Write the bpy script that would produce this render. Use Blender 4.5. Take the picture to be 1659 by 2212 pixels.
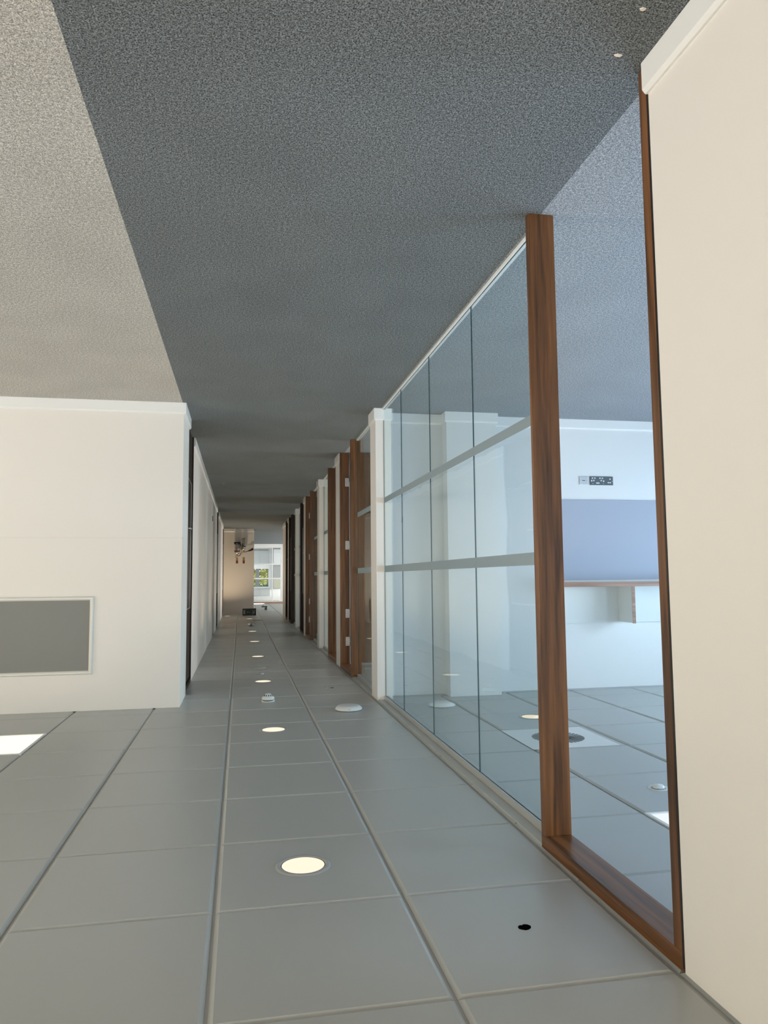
import bpy, bmesh, math, random
from mathutils import Vector, Matrix

# ------------------------------------------------------------------ scene, camera, light
sc = bpy.context.scene
for o in list(bpy.data.objects):
    bpy.data.objects.remove(o)
C = bpy.context.collection
H = 2.5                       # ceiling height
CAM_Z = 1.4705
F_PX, YAW, PIT, ROL = 1601.0, -0.19119, -0.08827, -0.00882

cam_d = bpy.data.cameras.new('camera'); cam = bpy.data.objects.new('camera', cam_d); C.objects.link(cam)
cam_d.sensor_fit = 'VERTICAL'; cam_d.sensor_height = 36.0; cam_d.lens = 36.0 * F_PX / 2212.0
cam_d.clip_start = 0.05; cam_d.clip_end = 200
cy, sy, cp, sp = math.cos(YAW), math.sin(YAW), math.cos(PIT), math.sin(PIT)
R_ = Vector((cy, -sy, 0)); F_ = Vector((cp * sy, cp * cy, sp)); U_ = Vector((-sp * sy, -sp * cy, cp))
cr, sr = math.cos(ROL), math.sin(ROL)
ax = -(cr * R_ + sr * U_); ay = sr * R_ - cr * U_; az = -F_      # the camera is held upside down
M_ = Matrix((ax, ay, az)).transposed().to_4x4(); M_.translation = Vector((0, 0, CAM_Z))
cam.matrix_world = M_
sc.camera = cam

sc.view_settings.view_transform = 'Standard'; sc.view_settings.look = 'None'
sc.view_settings.gamma = 1; sc.view_settings.use_curve_mapping = False
sc.view_settings.exposure = 0.0

w = bpy.data.worlds.new('world'); sc.world = w; w.use_nodes = True
w.node_tree.nodes['Background'].inputs['Color'].default_value = (0.72, 0.86, 1.0, 1)
w.node_tree.nodes['Background'].inputs['Strength'].default_value = 2.2

def area(name, loc, direction, sx, sy_, energy, col):
    d = bpy.data.lights.new(name, 'AREA'); d.shape = 'RECTANGLE'; d.size = sx; d.size_y = sy_
    d.energy = energy; d.color = col
    o = bpy.data.objects.new(name, d); C.objects.link(o); o.location = loc
    o.rotation_euler = Vector(direction).to_track_quat('-Z', 'Y').to_euler()
    return o

WARM = (1.0, 0.90, 0.785); COOL = (0.55, 0.76, 1.0); NEUT = (0.92, 0.96, 1.0)
E_RIGHT, E_BACK, E_ROOM1, E_ROOM, E_FAR = 450, 150, 200, 75, 600
RIGHT_WIN = [(-4.6, -2.4), (-1.6, 0.6), (1.6, 4.6)]                   # y ranges of windows in the wall at X=5.5
BACK_WIN = [(-0.9, 0.3), (1.2, 4.4)]
LEFT_WIN = [(0.3, 2.6), (3.2, 5.8), (6.9, 8.4), (9.3, 10.8), (11.6, 13.2), (14.0, 15.5), (16.3, 17.9), (18.7, 20.2), (24.0, 27.0), (28.0, 31.0), (32.5, 35.0)]  # last opening is an added, unseen window that brightens the far room
for a, b in RIGHT_WIN: area('daylight', (6.2, (a + b) / 2, 2.25), (-1, 0, -0.8), 1.4, b - a, E_RIGHT, WARM)
for a, b in BACK_WIN: area('daylight', ((a + b) / 2, -6.3, 1.45), (0, 1, -0.05), b - a, 1.4, E_BACK * (b - a) / 2.4, WARM)
for i, (a, b) in enumerate(LEFT_WIN):
    e = E_ROOM1 if i < 2 else ((E_ROOM * 2 if i == 2 else E_ROOM) if i < 8 else E_FAR)
    area('daylight', (-5.5, (a + b) / 2, 1.45), (1, 0, -0.15), 1.4, b - a, e, COOL if i < 2 else (NEUT if i < 8 else (1.0, 0.95, 0.9)))

# ------------------------------------------------------------------ materials
def newmat(name):
    m = bpy.data.materials.new(name); m.use_nodes = True
    nt = m.node_tree; b = nt.nodes['Principled BSDF']
    return m, nt, b
def N(nt, t, **k):
    n = nt.nodes.new(t)
    for a, v in k.items(): setattr(n, a, v)
    return n
def plain(name, col, rough=0.5, metal=0.0, bump=0.0, bscale=60, var=0.0, spec=0.5):
    m, nt, b = newmat(name)
    b.inputs['Base Color'].default_value = (*col, 1); b.inputs['Roughness'].default_value = rough
    b.inputs['Metallic'].default_value = metal; b.inputs['Specular IOR Level'].default_value = spec
    tc = N(nt, 'ShaderNodeTexCoord'); no = N(nt, 'ShaderNodeTexNoise'); no.inputs['Scale'].default_value = bscale
    no.inputs['Detail'].default_value = 3
    nt.links.new(tc.outputs['Object'], no.inputs['Vector'])
    if bump:
        bp = N(nt, 'ShaderNodeBump'); bp.inputs['Strength'].default_value = bump; bp.inputs['Distance'].default_value = 0.002
        nt.links.new(no.outputs['Fac'], bp.inputs['Height']); nt.links.new(bp.outputs['Normal'], b.inputs['Normal'])
    if var:
        mx = N(nt, 'ShaderNodeMix', data_type='RGBA')
        mx.inputs[6].default_value = (*[c * (1 - var) for c in col], 1); mx.inputs[7].default_value = (*[min(1, c * (1 + var)) for c in col], 1)
        nt.links.new(no.outputs['Fac'], mx.inputs[0]); nt.links.new(mx.outputs[2], b.inputs['Base Color'])
    return m
def emit(name, col, strength):
    m = bpy.data.materials.new(name); m.use_nodes = True; nt = m.node_tree; nt.nodes.clear()
    e = N(nt, 'ShaderNodeEmission'); e.inputs['Color'].default_value = (*col, 1); e.inputs['Strength'].default_value = strength
    o = N(nt, 'ShaderNodeOutputMaterial'); nt.links.new(e.outputs[0], o.inputs[0]); return m

def carpet(name, dark, light, blot=0.10):
    m, nt, b = newmat(name)
    b.inputs['Roughness'].default_value = 0.95; b.inputs['Specular IOR Level'].default_value = 0.15
    tc = N(nt, 'ShaderNodeTexCoord')
    n1 = N(nt, 'ShaderNodeTexNoise'); n1.inputs['Scale'].default_value = 215; n1.inputs['Detail'].default_value = 4; n1.inputs['Roughness'].default_value = 0.75
    n2 = N(nt, 'ShaderNodeTexNoise'); n2.inputs['Scale'].default_value = 2.2; n2.inputs['Detail'].default_value = 3
    vo = N(nt, 'ShaderNodeTexVoronoi'); vo.inputs['Scale'].default_value = 210
    for n in (n1, n2, vo): nt.links.new(tc.outputs['Object'], n.inputs['Vector'])
    r = N(nt, 'ShaderNodeValToRGB'); r.color_ramp.elements[0].position = 0.40; r.color_ramp.elements[1].position = 0.60
    r.color_ramp.elements[0].color = (*dark, 1); r.color_ramp.elements[1].color = (*light, 1)
    nt.links.new(n1.outputs['Fac'], r.inputs[0])
    mr = N(nt, 'ShaderNodeMapRange'); mr.inputs[1].default_value = 0.3; mr.inputs[2].default_value = 0.7
    mr.inputs[3].default_value = 1 - blot; mr.inputs[4].default_value = 1 + blot
    nt.links.new(n2.outputs['Fac'], mr.inputs[0])
    n3 = N(nt, 'ShaderNodeTexNoise'); n3.inputs['Scale'].default_value = 85; n3.inputs['Detail'].default_value = 2
    nt.links.new(tc.outputs['Object'], n3.inputs['Vector'])
    m3 = N(nt, 'ShaderNodeMapRange'); m3.inputs[1].default_value = 0.3; m3.inputs[2].default_value = 0.7; m3.inputs[3].default_value = 0.72; m3.inputs[4].default_value = 1.28
    nt.links.new(n3.outputs['Fac'], m3.inputs[0])
    mu = N(nt, 'ShaderNodeMath', operation='MULTIPLY'); nt.links.new(mr.outputs[0], mu.inputs[0]); nt.links.new(m3.outputs[0], mu.inputs[1]); mr = mu
    vm = N(nt, 'ShaderNodeVectorMath', operation='SCALE')
    nt.links.new(r.outputs[0], vm.inputs[0]); nt.links.new(mr.outputs[0], vm.inputs['Scale'])
    nt.links.new(vm.outputs[0], b.inputs['Base Color'])
    ad = N(nt, 'ShaderNodeMath', operation='ADD'); nt.links.new(n1.outputs['Fac'], ad.inputs[0]); nt.links.new(vo.outputs['Distance'], ad.inputs[1])
    bp = N(nt, 'ShaderNodeBump'); bp.inputs['Strength'].default_value = 0.9; bp.inputs['Distance'].default_value = 0.004
    nt.links.new(ad.outputs[0], bp.inputs['Height']); nt.links.new(bp.outputs['Normal'], b.inputs['Normal'])
    return m

def wood(name, c1, c2, axis='Z', rough=0.33):
    m, nt, b = newmat(name)
    b.inputs['Roughness'].default_value = rough
    tc = N(nt, 'ShaderNodeTexCoord'); mp = N(nt, 'ShaderNodeMapping')
    s = {'Z': (26, 26, 1.1), 'Y': (26, 1.1, 26), 'X': (1.1, 26, 26)}[axis]; mp.inputs['Scale'].default_value = s
    nt.links.new(tc.outputs['Object'], mp.inputs[0])
    n1 = N(nt, 'ShaderNodeTexNoise'); n1.inputs['Scale'].default_value = 1.0; n1.inputs['Detail'].default_value = 5; n1.inputs['Distortion'].default_value = 0.8
    n2 = N(nt, 'ShaderNodeTexNoise'); n2.inputs['Scale'].default_value = 5.0; n2.inputs['Detail'].default_value = 4
    nt.links.new(mp.outputs[0], n1.inputs['Vector']); nt.links.new(mp.outputs[0], n2.inputs['Vector'])
    mm = N(nt, 'ShaderNodeMath', operation='MULTIPLY_ADD'); mm.inputs[1].default_value = 0.35
    nt.links.new(n2.outputs['Fac'], mm.inputs[0]); nt.links.new(n1.outputs['Fac'], mm.inputs[2])
    r = N(nt, 'ShaderNodeValToRGB'); r.color_ramp.elements[0].position = 0.45; r.color_ramp.elements[1].position = 0.85
    r.color_ramp.elements[0].color = (*c1, 1); r.color_ramp.elements[1].color = (*c2, 1)
    nt.links.new(mm.outputs[0], r.inputs[0]); nt.links.new(r.outputs[0], b.inputs['Base Color'])
    bp = N(nt, 'ShaderNodeBump'); bp.inputs['Strength'].default_value = 0.08; bp.inputs['Distance'].default_value = 0.001
    nt.links.new(n2.outputs['Fac'], bp.inputs['Height']); nt.links.new(bp.outputs['Normal'], b.inputs['Normal'])
    return m

def glass(name, tint, base=0.035, top=0.55, wav=0.0):
    m = bpy.data.materials.new(name); m.use_nodes = True; nt = m.node_tree; nt.nodes.clear()
    tr = N(nt, 'ShaderNodeBsdfTransparent'); tr.inputs['Color'].default_value = (*tint, 1)
    gl = N(nt, 'ShaderNodeBsdfGlossy'); gl.inputs['Roughness'].default_value = 0.02; gl.inputs['Color'].default_value = (0.95, 1, 0.98, 1)
    lw = N(nt, 'ShaderNodeLayerWeight'); lw.inputs['Blend'].default_value = 0.5
    pw = N(nt, 'ShaderNodeMath', operation='POWER'); pw.inputs[1].default_value = 5
    ma = N(nt, 'ShaderNodeMath', operation='MULTIPLY_ADD'); ma.inputs[1].default_value = top; ma.inputs[2].default_value = base
    nt.links.new(lw.outputs['Facing'], pw.inputs[0]); nt.links.new(pw.outputs[0], ma.inputs[0])
    mx = N(nt, 'ShaderNodeMixShader'); nt.links.new(ma.outputs[0], mx.inputs[0])
    nt.links.new(tr.outputs[0], mx.inputs[1]); nt.links.new(gl.outputs[0], mx.inputs[2])
    if wav:
        tc = N(nt, 'ShaderNodeTexCoord'); no = N(nt, 'ShaderNodeTexNoise'); no.inputs['Scale'].default_value = 1.6
        bp = N(nt, 'ShaderNodeBump'); bp.inputs['Strength'].default_value = wav; bp.inputs['Distance'].default_value = 0.01
        nt.links.new(tc.outputs['Object'], no.inputs['Vector']); nt.links.new(no.outputs['Fac'], bp.inputs['Height'])
        nt.links.new(bp.outputs['Normal'], gl.inputs['Normal'])
    o = N(nt, 'ShaderNodeOutputMaterial'); nt.links.new(mx.outputs[0], o.inputs[0]); return m

def frosted(name):
    m = bpy.data.materials.new(name); m.use_nodes = True; nt = m.node_tree; nt.nodes.clear()
    tr = N(nt, 'ShaderNodeBsdfTransparent'); tr.inputs['Color'].default_value = (0.8, 0.88, 0.88, 1)
    df = N(nt, 'ShaderNodeBsdfDiffuse'); df.inputs['Color'].default_value = (0.43, 0.475, 0.475, 1)
    tl = N(nt, 'ShaderNodeBsdfTranslucent'); tl.inputs['Color'].default_value = (0.43, 0.49, 0.50, 1)
    m1 = N(nt, 'ShaderNodeMixShader'); m1.inputs[0].default_value = 0.4; nt.links.new(df.outputs[0], m1.inputs[1]); nt.links.new(tl.outputs[0], m1.inputs[2])
    m2 = N(nt, 'ShaderNodeMixShader'); m2.inputs[0].default_value = 0.9; nt.links.new(tr.outputs[0], m2.inputs[1]); nt.links.new(m1.outputs[0], m2.inputs[2])
    o = N(nt, 'ShaderNodeOutputMaterial'); nt.links.new(m2.outputs[0], o.inputs[0]); return m

MAT = {
 'carpet_hall': carpet('hall_carpet', (0.028, 0.034, 0.040), (0.35, 0.38, 0.39), 0.05),
 'carpet_open': carpet('open_carpet', (0.28, 0.265, 0.245), (0.90, 0.86, 0.80), 0.05),
 'carpet_room': carpet('room_carpet', (0.15, 0.163, 0.18), (0.60, 0.63, 0.67), 0.04),
 'wall': plain('wall_paint', (0.835, 0.795, 0.75), 0.55, bump=0.12, bscale=220, var=0.012),
 'wall_room': plain('room_wall_paint', (0.80, 0.80, 0.79), 0.5, bump=0.1, bscale=220),
 'skirt': plain('skirting_gloss', (0.86, 0.86, 0.85), 0.3, bump=0.05),
 'wood': wood('walnut', (0.050, 0.020, 0.006), (0.24, 0.100, 0.032)),
 'wood_y': wood('walnut_across', (0.050, 0.020, 0.006), (0.24, 0.100, 0.032), 'Y'),
 'wood_dark': wood('walnut_dark', (0.008, 0.004, 0.002), (0.030, 0.012, 0.006), rough=0.5),
 'ply': wood('plywood_edge', (0.24, 0.13, 0.085), (0.42, 0.26, 0.19), 'X', 0.5),
 'ceil_gap': plain('ceiling_void', (0.50, 0.50, 0.48), 0.6),
 'glass': glass('partition_glass', (0.905, 0.935, 0.93), wav=0.25),
 'glass_edge': plain('glass_edge', (0.03, 0.07, 0.075), 0.2),
 'win_glass': glass('window_glass', (0.97, 0.98, 0.98)),
 'frost': frosted('frosted_film'),
 'white_metal': plain('white_metal', (0.78, 0.79, 0.78), 0.35, bump=0.02),
 'grey_metal': plain('grey_metal', (0.42, 0.43, 0.43), 0.35),
 'chrome': plain('chrome', (0.75, 0.75, 0.74), 0.22, 1.0),
 'steel': plain('brushed_steel', (0.62, 0.60, 0.60), 0.38, 1.0, bump=0.05, bscale=300),
 'plate_dark': plain('dark_plate', (0.10, 0.12, 0.135), 0.4),
 'white_plastic': plain('white_plastic', (0.72, 0.73, 0.72), 0.35),
 'black': plain('black_plastic', (0.008, 0.008, 0.009), 0.35),
 'panel_grey': plain('grey_panel', (0.235, 0.235, 0.225), 0.6, bump=0.05),
 'bead': plain('white_bead', (0.78, 0.76, 0.71), 0.35),
 'pin_grey': plain('pinboard_cloth', (0.42, 0.45, 0.53), 0.75, bump=0.1, bscale=500, var=0.03),
 'shelf': plain('shelf_laminate', (0.74, 0.76, 0.74), 0.45),
 'dl': emit('downlight_glow', (1.0, 0.88, 0.68), 1.1),
 'dl_core': emit('downlight_core', (1.0, 0.86, 0.60), 1.5),
 'led': emit('led_panel_glow', (1.0, 0.93, 0.72), 1.35),
 'led_cool': emit('led_cool_glow', (0.9, 0.96, 1.0), 1.0),
 'strip_led': emit('strip_glow', (1.0, 0.97, 0.9), 2.2),
 'sign_black': plain('sign_black', (0.010, 0.014, 0.013), 0.35),
 'sign_mark': plain('sign_mark', (0.22, 0.30, 0.28), 0.5),
 'red': plain('red_label', (0.20, 0.035, 0.025), 0.5),
 'gold': plain('gold_plate', (0.38, 0.30, 0.12), 0.45),
 'brown_lab': plain('pink_plate', (0.50, 0.27, 0.20), 0.5),
 'leaf': plain('leaf', (0.75, 0.68, 0.16), 0.6, var=0.25, bscale=6),
 'leaf2': plain('leaf_green', (0.20, 0.32, 0.12), 0.6, var=0.25, bscale=6),
 'blind': plain('blind_cloth', (0.52, 0.54, 0.54), 0.8),
 'cab': plain('cabinet_grey', (0.25, 0.26, 0.26), 0.5),
 'cab2': plain('cabinet_olive', (0.33, 0.33, 0.26), 0.5),
 'paper': plain('paper_scrap', (0.85, 0.78, 0.70), 0.8),
 'hole': plain('hole_dark', (0.002, 0.002, 0.002), 1.0, spec=0.0),
 'grass': plain('grass', (0.20, 0.26, 0.06), 0.9, var=0.3, bscale=9),
}
def ceiling_mat():
    m, nt, b = newmat('metal_ceiling_tile')
    b.inputs['Base Color'].default_value = (0.465, 0.475, 0.46, 1); b.inputs['Roughness'].default_value = 0.36
    b.inputs['Specular IOR Level'].default_value = 0.5
    tc = N(nt, 'ShaderNodeTexCoord')
    n1 = N(nt, 'ShaderNodeTexNoise'); n1.inputs['Scale'].default_value = 1.3; n1.inputs['Detail'].default_value = 1
    n2 = N(nt, 'ShaderNodeTexNoise'); n2.inputs['Scale'].default_value = 380; n2.inputs['Detail'].default_value = 2
    for n in (n1, n2): nt.links.new(tc.outputs['Object'], n.inputs['Vector'])
    b1 = N(nt, 'ShaderNodeBump'); b1.inputs['Strength'].default_value = 0.35; b1.inputs['Distance'].default_value = 0.012
    b2 = N(nt, 'ShaderNodeBump'); b2.inputs['Strength'].default_value = 0.12; b2.inputs['Distance'].default_value = 0.001
    nt.links.new(n1.outputs['Fac'], b1.inputs['Height']); nt.links.new(n2.outputs['Fac'], b2.inputs['Height'])
    nt.links.new(b1.outputs['Normal'], b2.inputs['Normal']); nt.links.new(b2.outputs['Normal'], b.inputs['Normal'])
    return m
MAT['ceil'] = ceiling_mat()

# ------------------------------------------------------------------ mesh helpers
class MB:
    def __init__(s): s.bm = bmesh.new()
    def box(s, x0, x1, y0, y1, z0, z1, bev=0.0, mi=0):
        bm = s.bm
        x0, x1 = min(x0, x1), max(x0, x1); y0, y1 = min(y0, y1), max(y0, y1); z0, z1 = min(z0, z1), max(z0, z1)
        v = [bm.verts.new((x, y, z)) for x in (x0, x1) for y in (y0, y1) for z in (z0, z1)]
        fs = [bm.faces.new([v[i] for i in f]) for f in ((0, 1, 3, 2), (4, 6, 7, 5), (0, 4, 5, 1), (2, 3, 7, 6), (0, 2, 6, 4), (1, 5, 7, 3))]
        for f in fs: f.material_index = mi
        if bev:
            es = list({e for f in fs for e in f.edges})
            bmesh.ops.bevel(bm, geom=es, offset=bev, segments=2, affect='EDGES', profile=0.6)
        return s
    def prism(s, pts, a0, a1, axis='Y', mi=0):
        """polygon pts extruded along axis; pts are (x,z) for Y, (y,z) for X, (x,y) for Z"""
        def P(p, a):
            return {'Y': (p[0], a, p[1]), 'X': (a, p[0], p[1]), 'Z': (p[0], p[1], a)}[axis]
        A = [s.bm.verts.new(P(p, a0)) for p in pts]; B = [s.bm.verts.new(P(p, a1)) for p in pts]; n = len(pts)
        fs = [s.bm.faces.new(A), s.bm.faces.new(B[::-1])] + [s.bm.faces.new((A[i], B[i], B[(i + 1) % n], A[(i + 1) % n])) for i in range(n)]
        for f in fs: f.material_index = mi
        return s
    def lathe(s, prof, c=(0, 0, 0), n=40, axis='Z', mi=0, cap=True):
        """prof: list of (radius, height) revolved about axis through c"""
        rings = []
        for r, h in prof:
            ring = []
            for k in range(n):
                a = 2 * math.pi * k / n
                p = {'Z': (r * math.cos(a), r * math.sin(a), h), 'Y': (r * math.cos(a), h, r * math.sin(a)), 'X': (h, r * math.cos(a), r * math.sin(a))}[axis]
                ring.append(s.bm.verts.new((c[0] + p[0], c[1] + p[1], c[2] + p[2])))
            rings.append(ring)
        for a, b in zip(rings, rings[1:]):
            for k in range(n):
                f = s.bm.faces.new((a[k], a[(k + 1) % n], b[(k + 1) % n], b[k])); f.material_index = mi; f.smooth = True
        if cap:
            for r_ in (rings[0], rings[-1][::-1]):
                try: f = s.bm.faces.new(r_); f.material_index = mi
                except ValueError: pass
        return s
    def tube(s, pts, r, n=10, mi=0):
        pts = [Vector(p) for p in pts]; rr = r if isinstance(r, (list, tuple)) else [r] * len(pts)
        rings = []
        for i, p in enumerate(pts):
            d = (pts[min(i + 1, len(pts) - 1)] - pts[max(i - 1, 0)]).normalized()
            u = d.orthogonal().normalized(); v = d.cross(u)
            rings.append([s.bm.verts.new(p + rr[i] * (math.cos(2 * math.pi * k / n) * u + math.sin(2 * math.pi * k / n) * v)) for k in range(n)])
        for a, b in zip(rings, rings[1:]):
            # match rotation of neighbouring rings
            off = min(range(n), key=lambda o_: (a[0].co - b[o_].co).length)
            for k in range(n):
                f = s.bm.faces.new((a[k], a[(k + 1) % n], b[(k + 1 + off) % n], b[(k + off) % n])); f.material_index = mi; f.smooth = True
        s.bm.faces.new(rings[0][::-1]); s.bm.faces.new(rings[-1]); return s
    def build(s, name, mat, parent=None):
        bmesh.ops.recalc_face_normals(s.bm, faces=s.bm.faces)
        me = bpy.data.meshes.new(name); s.bm.to_mesh(me); s.bm.free()
        for m in (mat if isinstance(mat, (list, tuple)) else [mat]): me.materials.append(MAT[m])
        o = bpy.data.objects.new(name, me); C.objects.link(o)
        if parent is not None:
            o.parent = parent; o.matrix_parent_inverse = Matrix.Identity(4)
            if parent.parent is None and parent.type == 'EMPTY': o.location = -Vector(parent.location)
        return o
def tag(o, label, cat=None, group=None, kind=None):
    o['label'] = label
    if cat: o['category'] = cat
    if group: o['group'] = group
    if kind: o['kind'] = kind
    return o
def empty(name, loc, label, cat, group=None, kind=None):
    o = bpy.data.objects.new(name, None); C.objects.link(o); o.location = loc; o.empty_display_size = 0.1
    return tag(o, label, cat, group, kind)
def copy_tree(o, parent=None):
    c = o.copy(); C.objects.link(c)
    if parent is not None: c.parent = parent
    for ch in [x for x in bpy.data.objects if x.parent == o]: copy_tree(ch, c)
    return c

# ------------------------------------------------------------------ the setting
XO = 0.485                  # seam between corridor carpet and open-area carpet
b = MB(); b.box(-1.19, XO, -6.0, 22.2, -0.12, 0); b.box(XO, 0.74, 6.31, 22.2, -0.12, 0); b.box(-5.3, 3.0, 22.2, 35.6, -0.12, 0)
tag(b.build('floor', 'carpet_hall'), 'dark blue-grey speckled carpet running down the corridor', 'floor', kind='structure')
b = MB(); b.box(XO, 5.62, -6.0, 6.31, -0.12, 0)
tag(b.build('floor', 'carpet_open'), 'lighter beige-grey speckled carpet of the open area before the corner wall', 'floor', kind='structure')
b = MB(); b.box(-5.3, -1.19, -0.6, 22.2, -0.12, 0)
tag(b.build('floor', 'carpet_room'), 'pale blue-grey carpet of the rooms behind the glass', 'floor', kind='structure')

# ceiling of 600 mm metal tiles; the missing cells hold light panels
GX0, GY0, T = 0.0728, 1.853, 0.6012
LED_CELLS = {(2, 5), (-4, 1)}        # (column index, row index)
b = MB(); bm = b.bm
for i in range(-9, 9):
    for j in range(-13, 56):
        if (i, j) in LED_CELLS: continue
        x0 = GX0 + i * T + 0.0045; x1 = x0 + T - 0.0090; y0 = GY0 + j * T + 0.0012; y1 = y0 + T - 0.0024
        if x1 < -5.3: continue
        if x0 > 5.5: continue
        bx, by, dz = 0.013, 0.010, 0.007
        def q(a, z): return [bm.verts.new((a[0], a[2], z)), bm.verts.new((a[1], a[2], z)), bm.verts.new((a[1], a[3], z)), bm.verts.new((a[0], a[3], z))]
        lo = q((x0 + bx, x1 - bx, y0 + by, y1 - by), H); mid = q((x0, x1, y0, y1), H + dz); up = q((x0, x1, y0, y1), H + 0.010)
        bm.faces.new(lo)
        for A, B in ((lo, mid), (mid, up)):
            for k in range(4): bm.faces.new((A[k], A[(k + 1) % 4], B[(k + 1) % 4], B[k]))
b.box(-5.4, 5.7, -6.1, 35.8, H + 0.0103, H + 0.15, mi=1)
tag(b.build('ceiling', ['ceil', 'ceil_gap']), 'grey metal tile ceiling with dark joints between the square tiles', 'ceiling', kind='structure')

def wall_box(name, label, x0, x1, y0, y1, z0=0.0, z1=H, mat='wall'):
    return tag(MB().box(x0, x1, y0, y1, z0, z1).build(name, mat), label, 'wall', kind='structure')
def skirting_profile_x(xf, sgn, h=0.092, t=0.018):     # board against a face at x=xf, sticking out in sgn*x ; (x,z)
    return [(xf, 0), (xf + sgn * t, 0), (xf + sgn * t, h - 0.012), (xf + sgn * (t - 0.006), h - 0.004), (xf + sgn * 0.008, h), (xf, h)]
def baseboard(name, label, axis, face, sgn, a0, a1, parent=None):
    m = MB(); pr = skirting_profile_x(face, sgn)
    m.prism(pr, a0, a1, 'Y' if axis == 'x' else 'X')
    o = m.build(name, 'skirt', parent)
    if parent is None: tag(o, label, 'baseboard', kind='structure')
    return o

# near wall on the glass side of the corridor
NX = -1.14
wall_box('wall_left', 'cream painted wall beside the walnut door lining, filling one edge of the picture', NX - 0.12, NX, -6.0, 1.835)
baseboard('baseboard_left', 'white skirting board under the cream wall beside the walnut lining', 'x', NX, 1, -6.0, 1.837)

# facing wall at the corner, with the long white wall behind it
FY = 6.31
b = MB(); b.box(0.475, 5.62, FY, FY + 0.12, 0, 1.1275, 0.002); b.box(0.475, 5.62, FY, FY + 0.12, 1.1315, H, 0.002); b.box(0.475, 0.60, FY + 0.12, 6.95, 0, H); b.box(0.48, 5.62, FY + 0.004, FY + 0.1, 1.12, 1.14)
tag(b.build('wall_facing', 'wall'), 'cream wall with the grey framed panel, facing the camera across the open area', 'wall', kind='structure')
b = MB()
b.prism([(FY, 0), (FY - 0.018, 0), (FY - 0.018, 0.080), (FY - 0.012, 0.088), (FY - 0.008, 0.092), (FY, 0.092)], 0.457, 5.5, 'X')
b.prism(skirting_profile_x(0.475, -1), FY + 0.0002, 6.965, 'Y')
tag(b.build('baseboard_facing', 'skirt'), 'white skirting board wrapping the foot of the corner with the framed panel', 'baseboard', kind='structure')

RX = 0.49
def right_wall(y0, y1, label, sk):
    wall_box('wall_right', label, RX, RX + 0.12, y0, y1)
    baseboard('baseboard_right', sk, 'x', RX, -1, y0 - 0.004, y1 + 0.004)
right_wall(7.87, 15.72, 'long white corridor wall with a small socket, opposite the glass offices', 'white skirting under the long white corridor wall with the socket')
right_wall(16.62, 20.9, 'shorter white corridor wall between the two distant dark doors', 'white skirting under the shorter corridor wall between the distant dark doors')
wall_box('wall_right', 'sliver of white wall joining the extinguisher wall beyond the last door', RX, RX + 0.12, 21.75, 22.2)
wall_box('wall_end', 'beige end wall of the corridor carrying the two fire extinguishers', -0.385, RX + 0.12, 22.2, 22.35)
b = MB(); b.prism([(22.2, 0), (22.185, 0), (22.185, 0.08), (22.192, 0.09), (22.2, 0.092)], -0.40, RX, 'X'); b.box(-0.40, -0.385, 22.185, 22.35, 0, 0.09)
tag(b.build('baseboard_end', 'skirt'), 'skirting along the foot of the beige wall with extinguishers', 'baseboard', kind='structure')
wall_box('wall_far_side', 'wall closing the space behind the extinguisher wall', 3.0, 3.12, 22.2, 35.6)
wall_box('wall_far_return', 'return wall behind the extinguisher wall', RX + 0.12, 3.0, 22.2, 22.35)
b = MB(); b.box(0.62, 0.72, 6.43, 22.2, 0, H)
tag(b.build('wall_core', 'wall'), 'wall behind the corridor doors on the solid side', 'wall', kind='structure')

# walls with window openings
def wall_windows(name, label, axis, pos, th, a0, a1, wins, z0=0.85, z1=2.15, mat='wall'):
    m = MB(); cur = a0
    def bx(s, e, zl, zh):
        if axis == 'x': m.box(pos, pos + th, s, e, zl, zh)
        else: m.box(s, e, pos, pos + th, zl, zh)
    for s, e in wins:
        bx(cur, s, 0, H); bx(s, e, 0, z0); bx(s, e, z1, H); cur = e
    bx(cur, a1, 0, H)
    return tag(m.build(name, mat), label, 'wall', kind='structure')
wn = [0]
def simple_window(axis, pos, s, e, label, z0=0.85, z1=2.15):
    wn[0] += 1; r = 0.05; mid = (s + e) / 2
    m = MB()
    def bx(M, a, c, zl, zh, d0, d1):
        if axis == 'x': M.box(pos + d0, pos + d1, a, c, zl, zh)
        else: M.box(a, c, pos + d0, pos + d1, zl, zh)
    for a, c, zl, zh in ((s, s + r, z0, z1), (e - r, e, z0, z1), (s + r, e - r, z0, z0 + r), (s + r, e - r, z1 - r, z1), (mid - 0.03, mid + 0.03, z0 + r, z1 - r)):
        bx(m, a, c, zl, zh, 0.03, 0.09)
    fr = m.build('window_%d' % wn[0], 'white_metal'); tag(fr, label, 'window', kind='structure')
    for a, c in ((s + r, mid - 0.03), (mid + 0.03, e - r)):
        p = MB(); bx(p, a, c, z0 + r, z1 - r, 0.055, 0.063); p.build('window_pane', 'win_glass', fr)
    return fr
wall_windows('wall_open_side', 'outer wall of the open area with three windows', 'x', 5.5, 0.15, -6.0, 6.43, RIGHT_WIN, 0.45, 1.85)  # unseen openings kept low so the facing wall's top stays darker
for (a, c), t in zip(RIGHT_WIN, ('farthest behind the camera', 'level with the camera', 'closest to the corner wall')): simple_window('x', 5.5, a, c, 'window of the open area, ' + t, 0.45, 1.85)
wall_windows('wall_back', 'wall behind the camera with two windows', 'y', -6.15, 0.15, -1.3, 5.65, BACK_WIN)
for (a, c), t in zip(BACK_WIN, ('narrow window at the corridor end behind the camera', 'wide window behind the camera in the open area')): simple_window('y', -6.15, a, c, t)
wall_windows('wall_outer', 'outer wall of the glass fronted rooms', 'x', -5.35, 0.15, -0.6, 35.6, LEFT_WIN, mat='wall_room')
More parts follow.
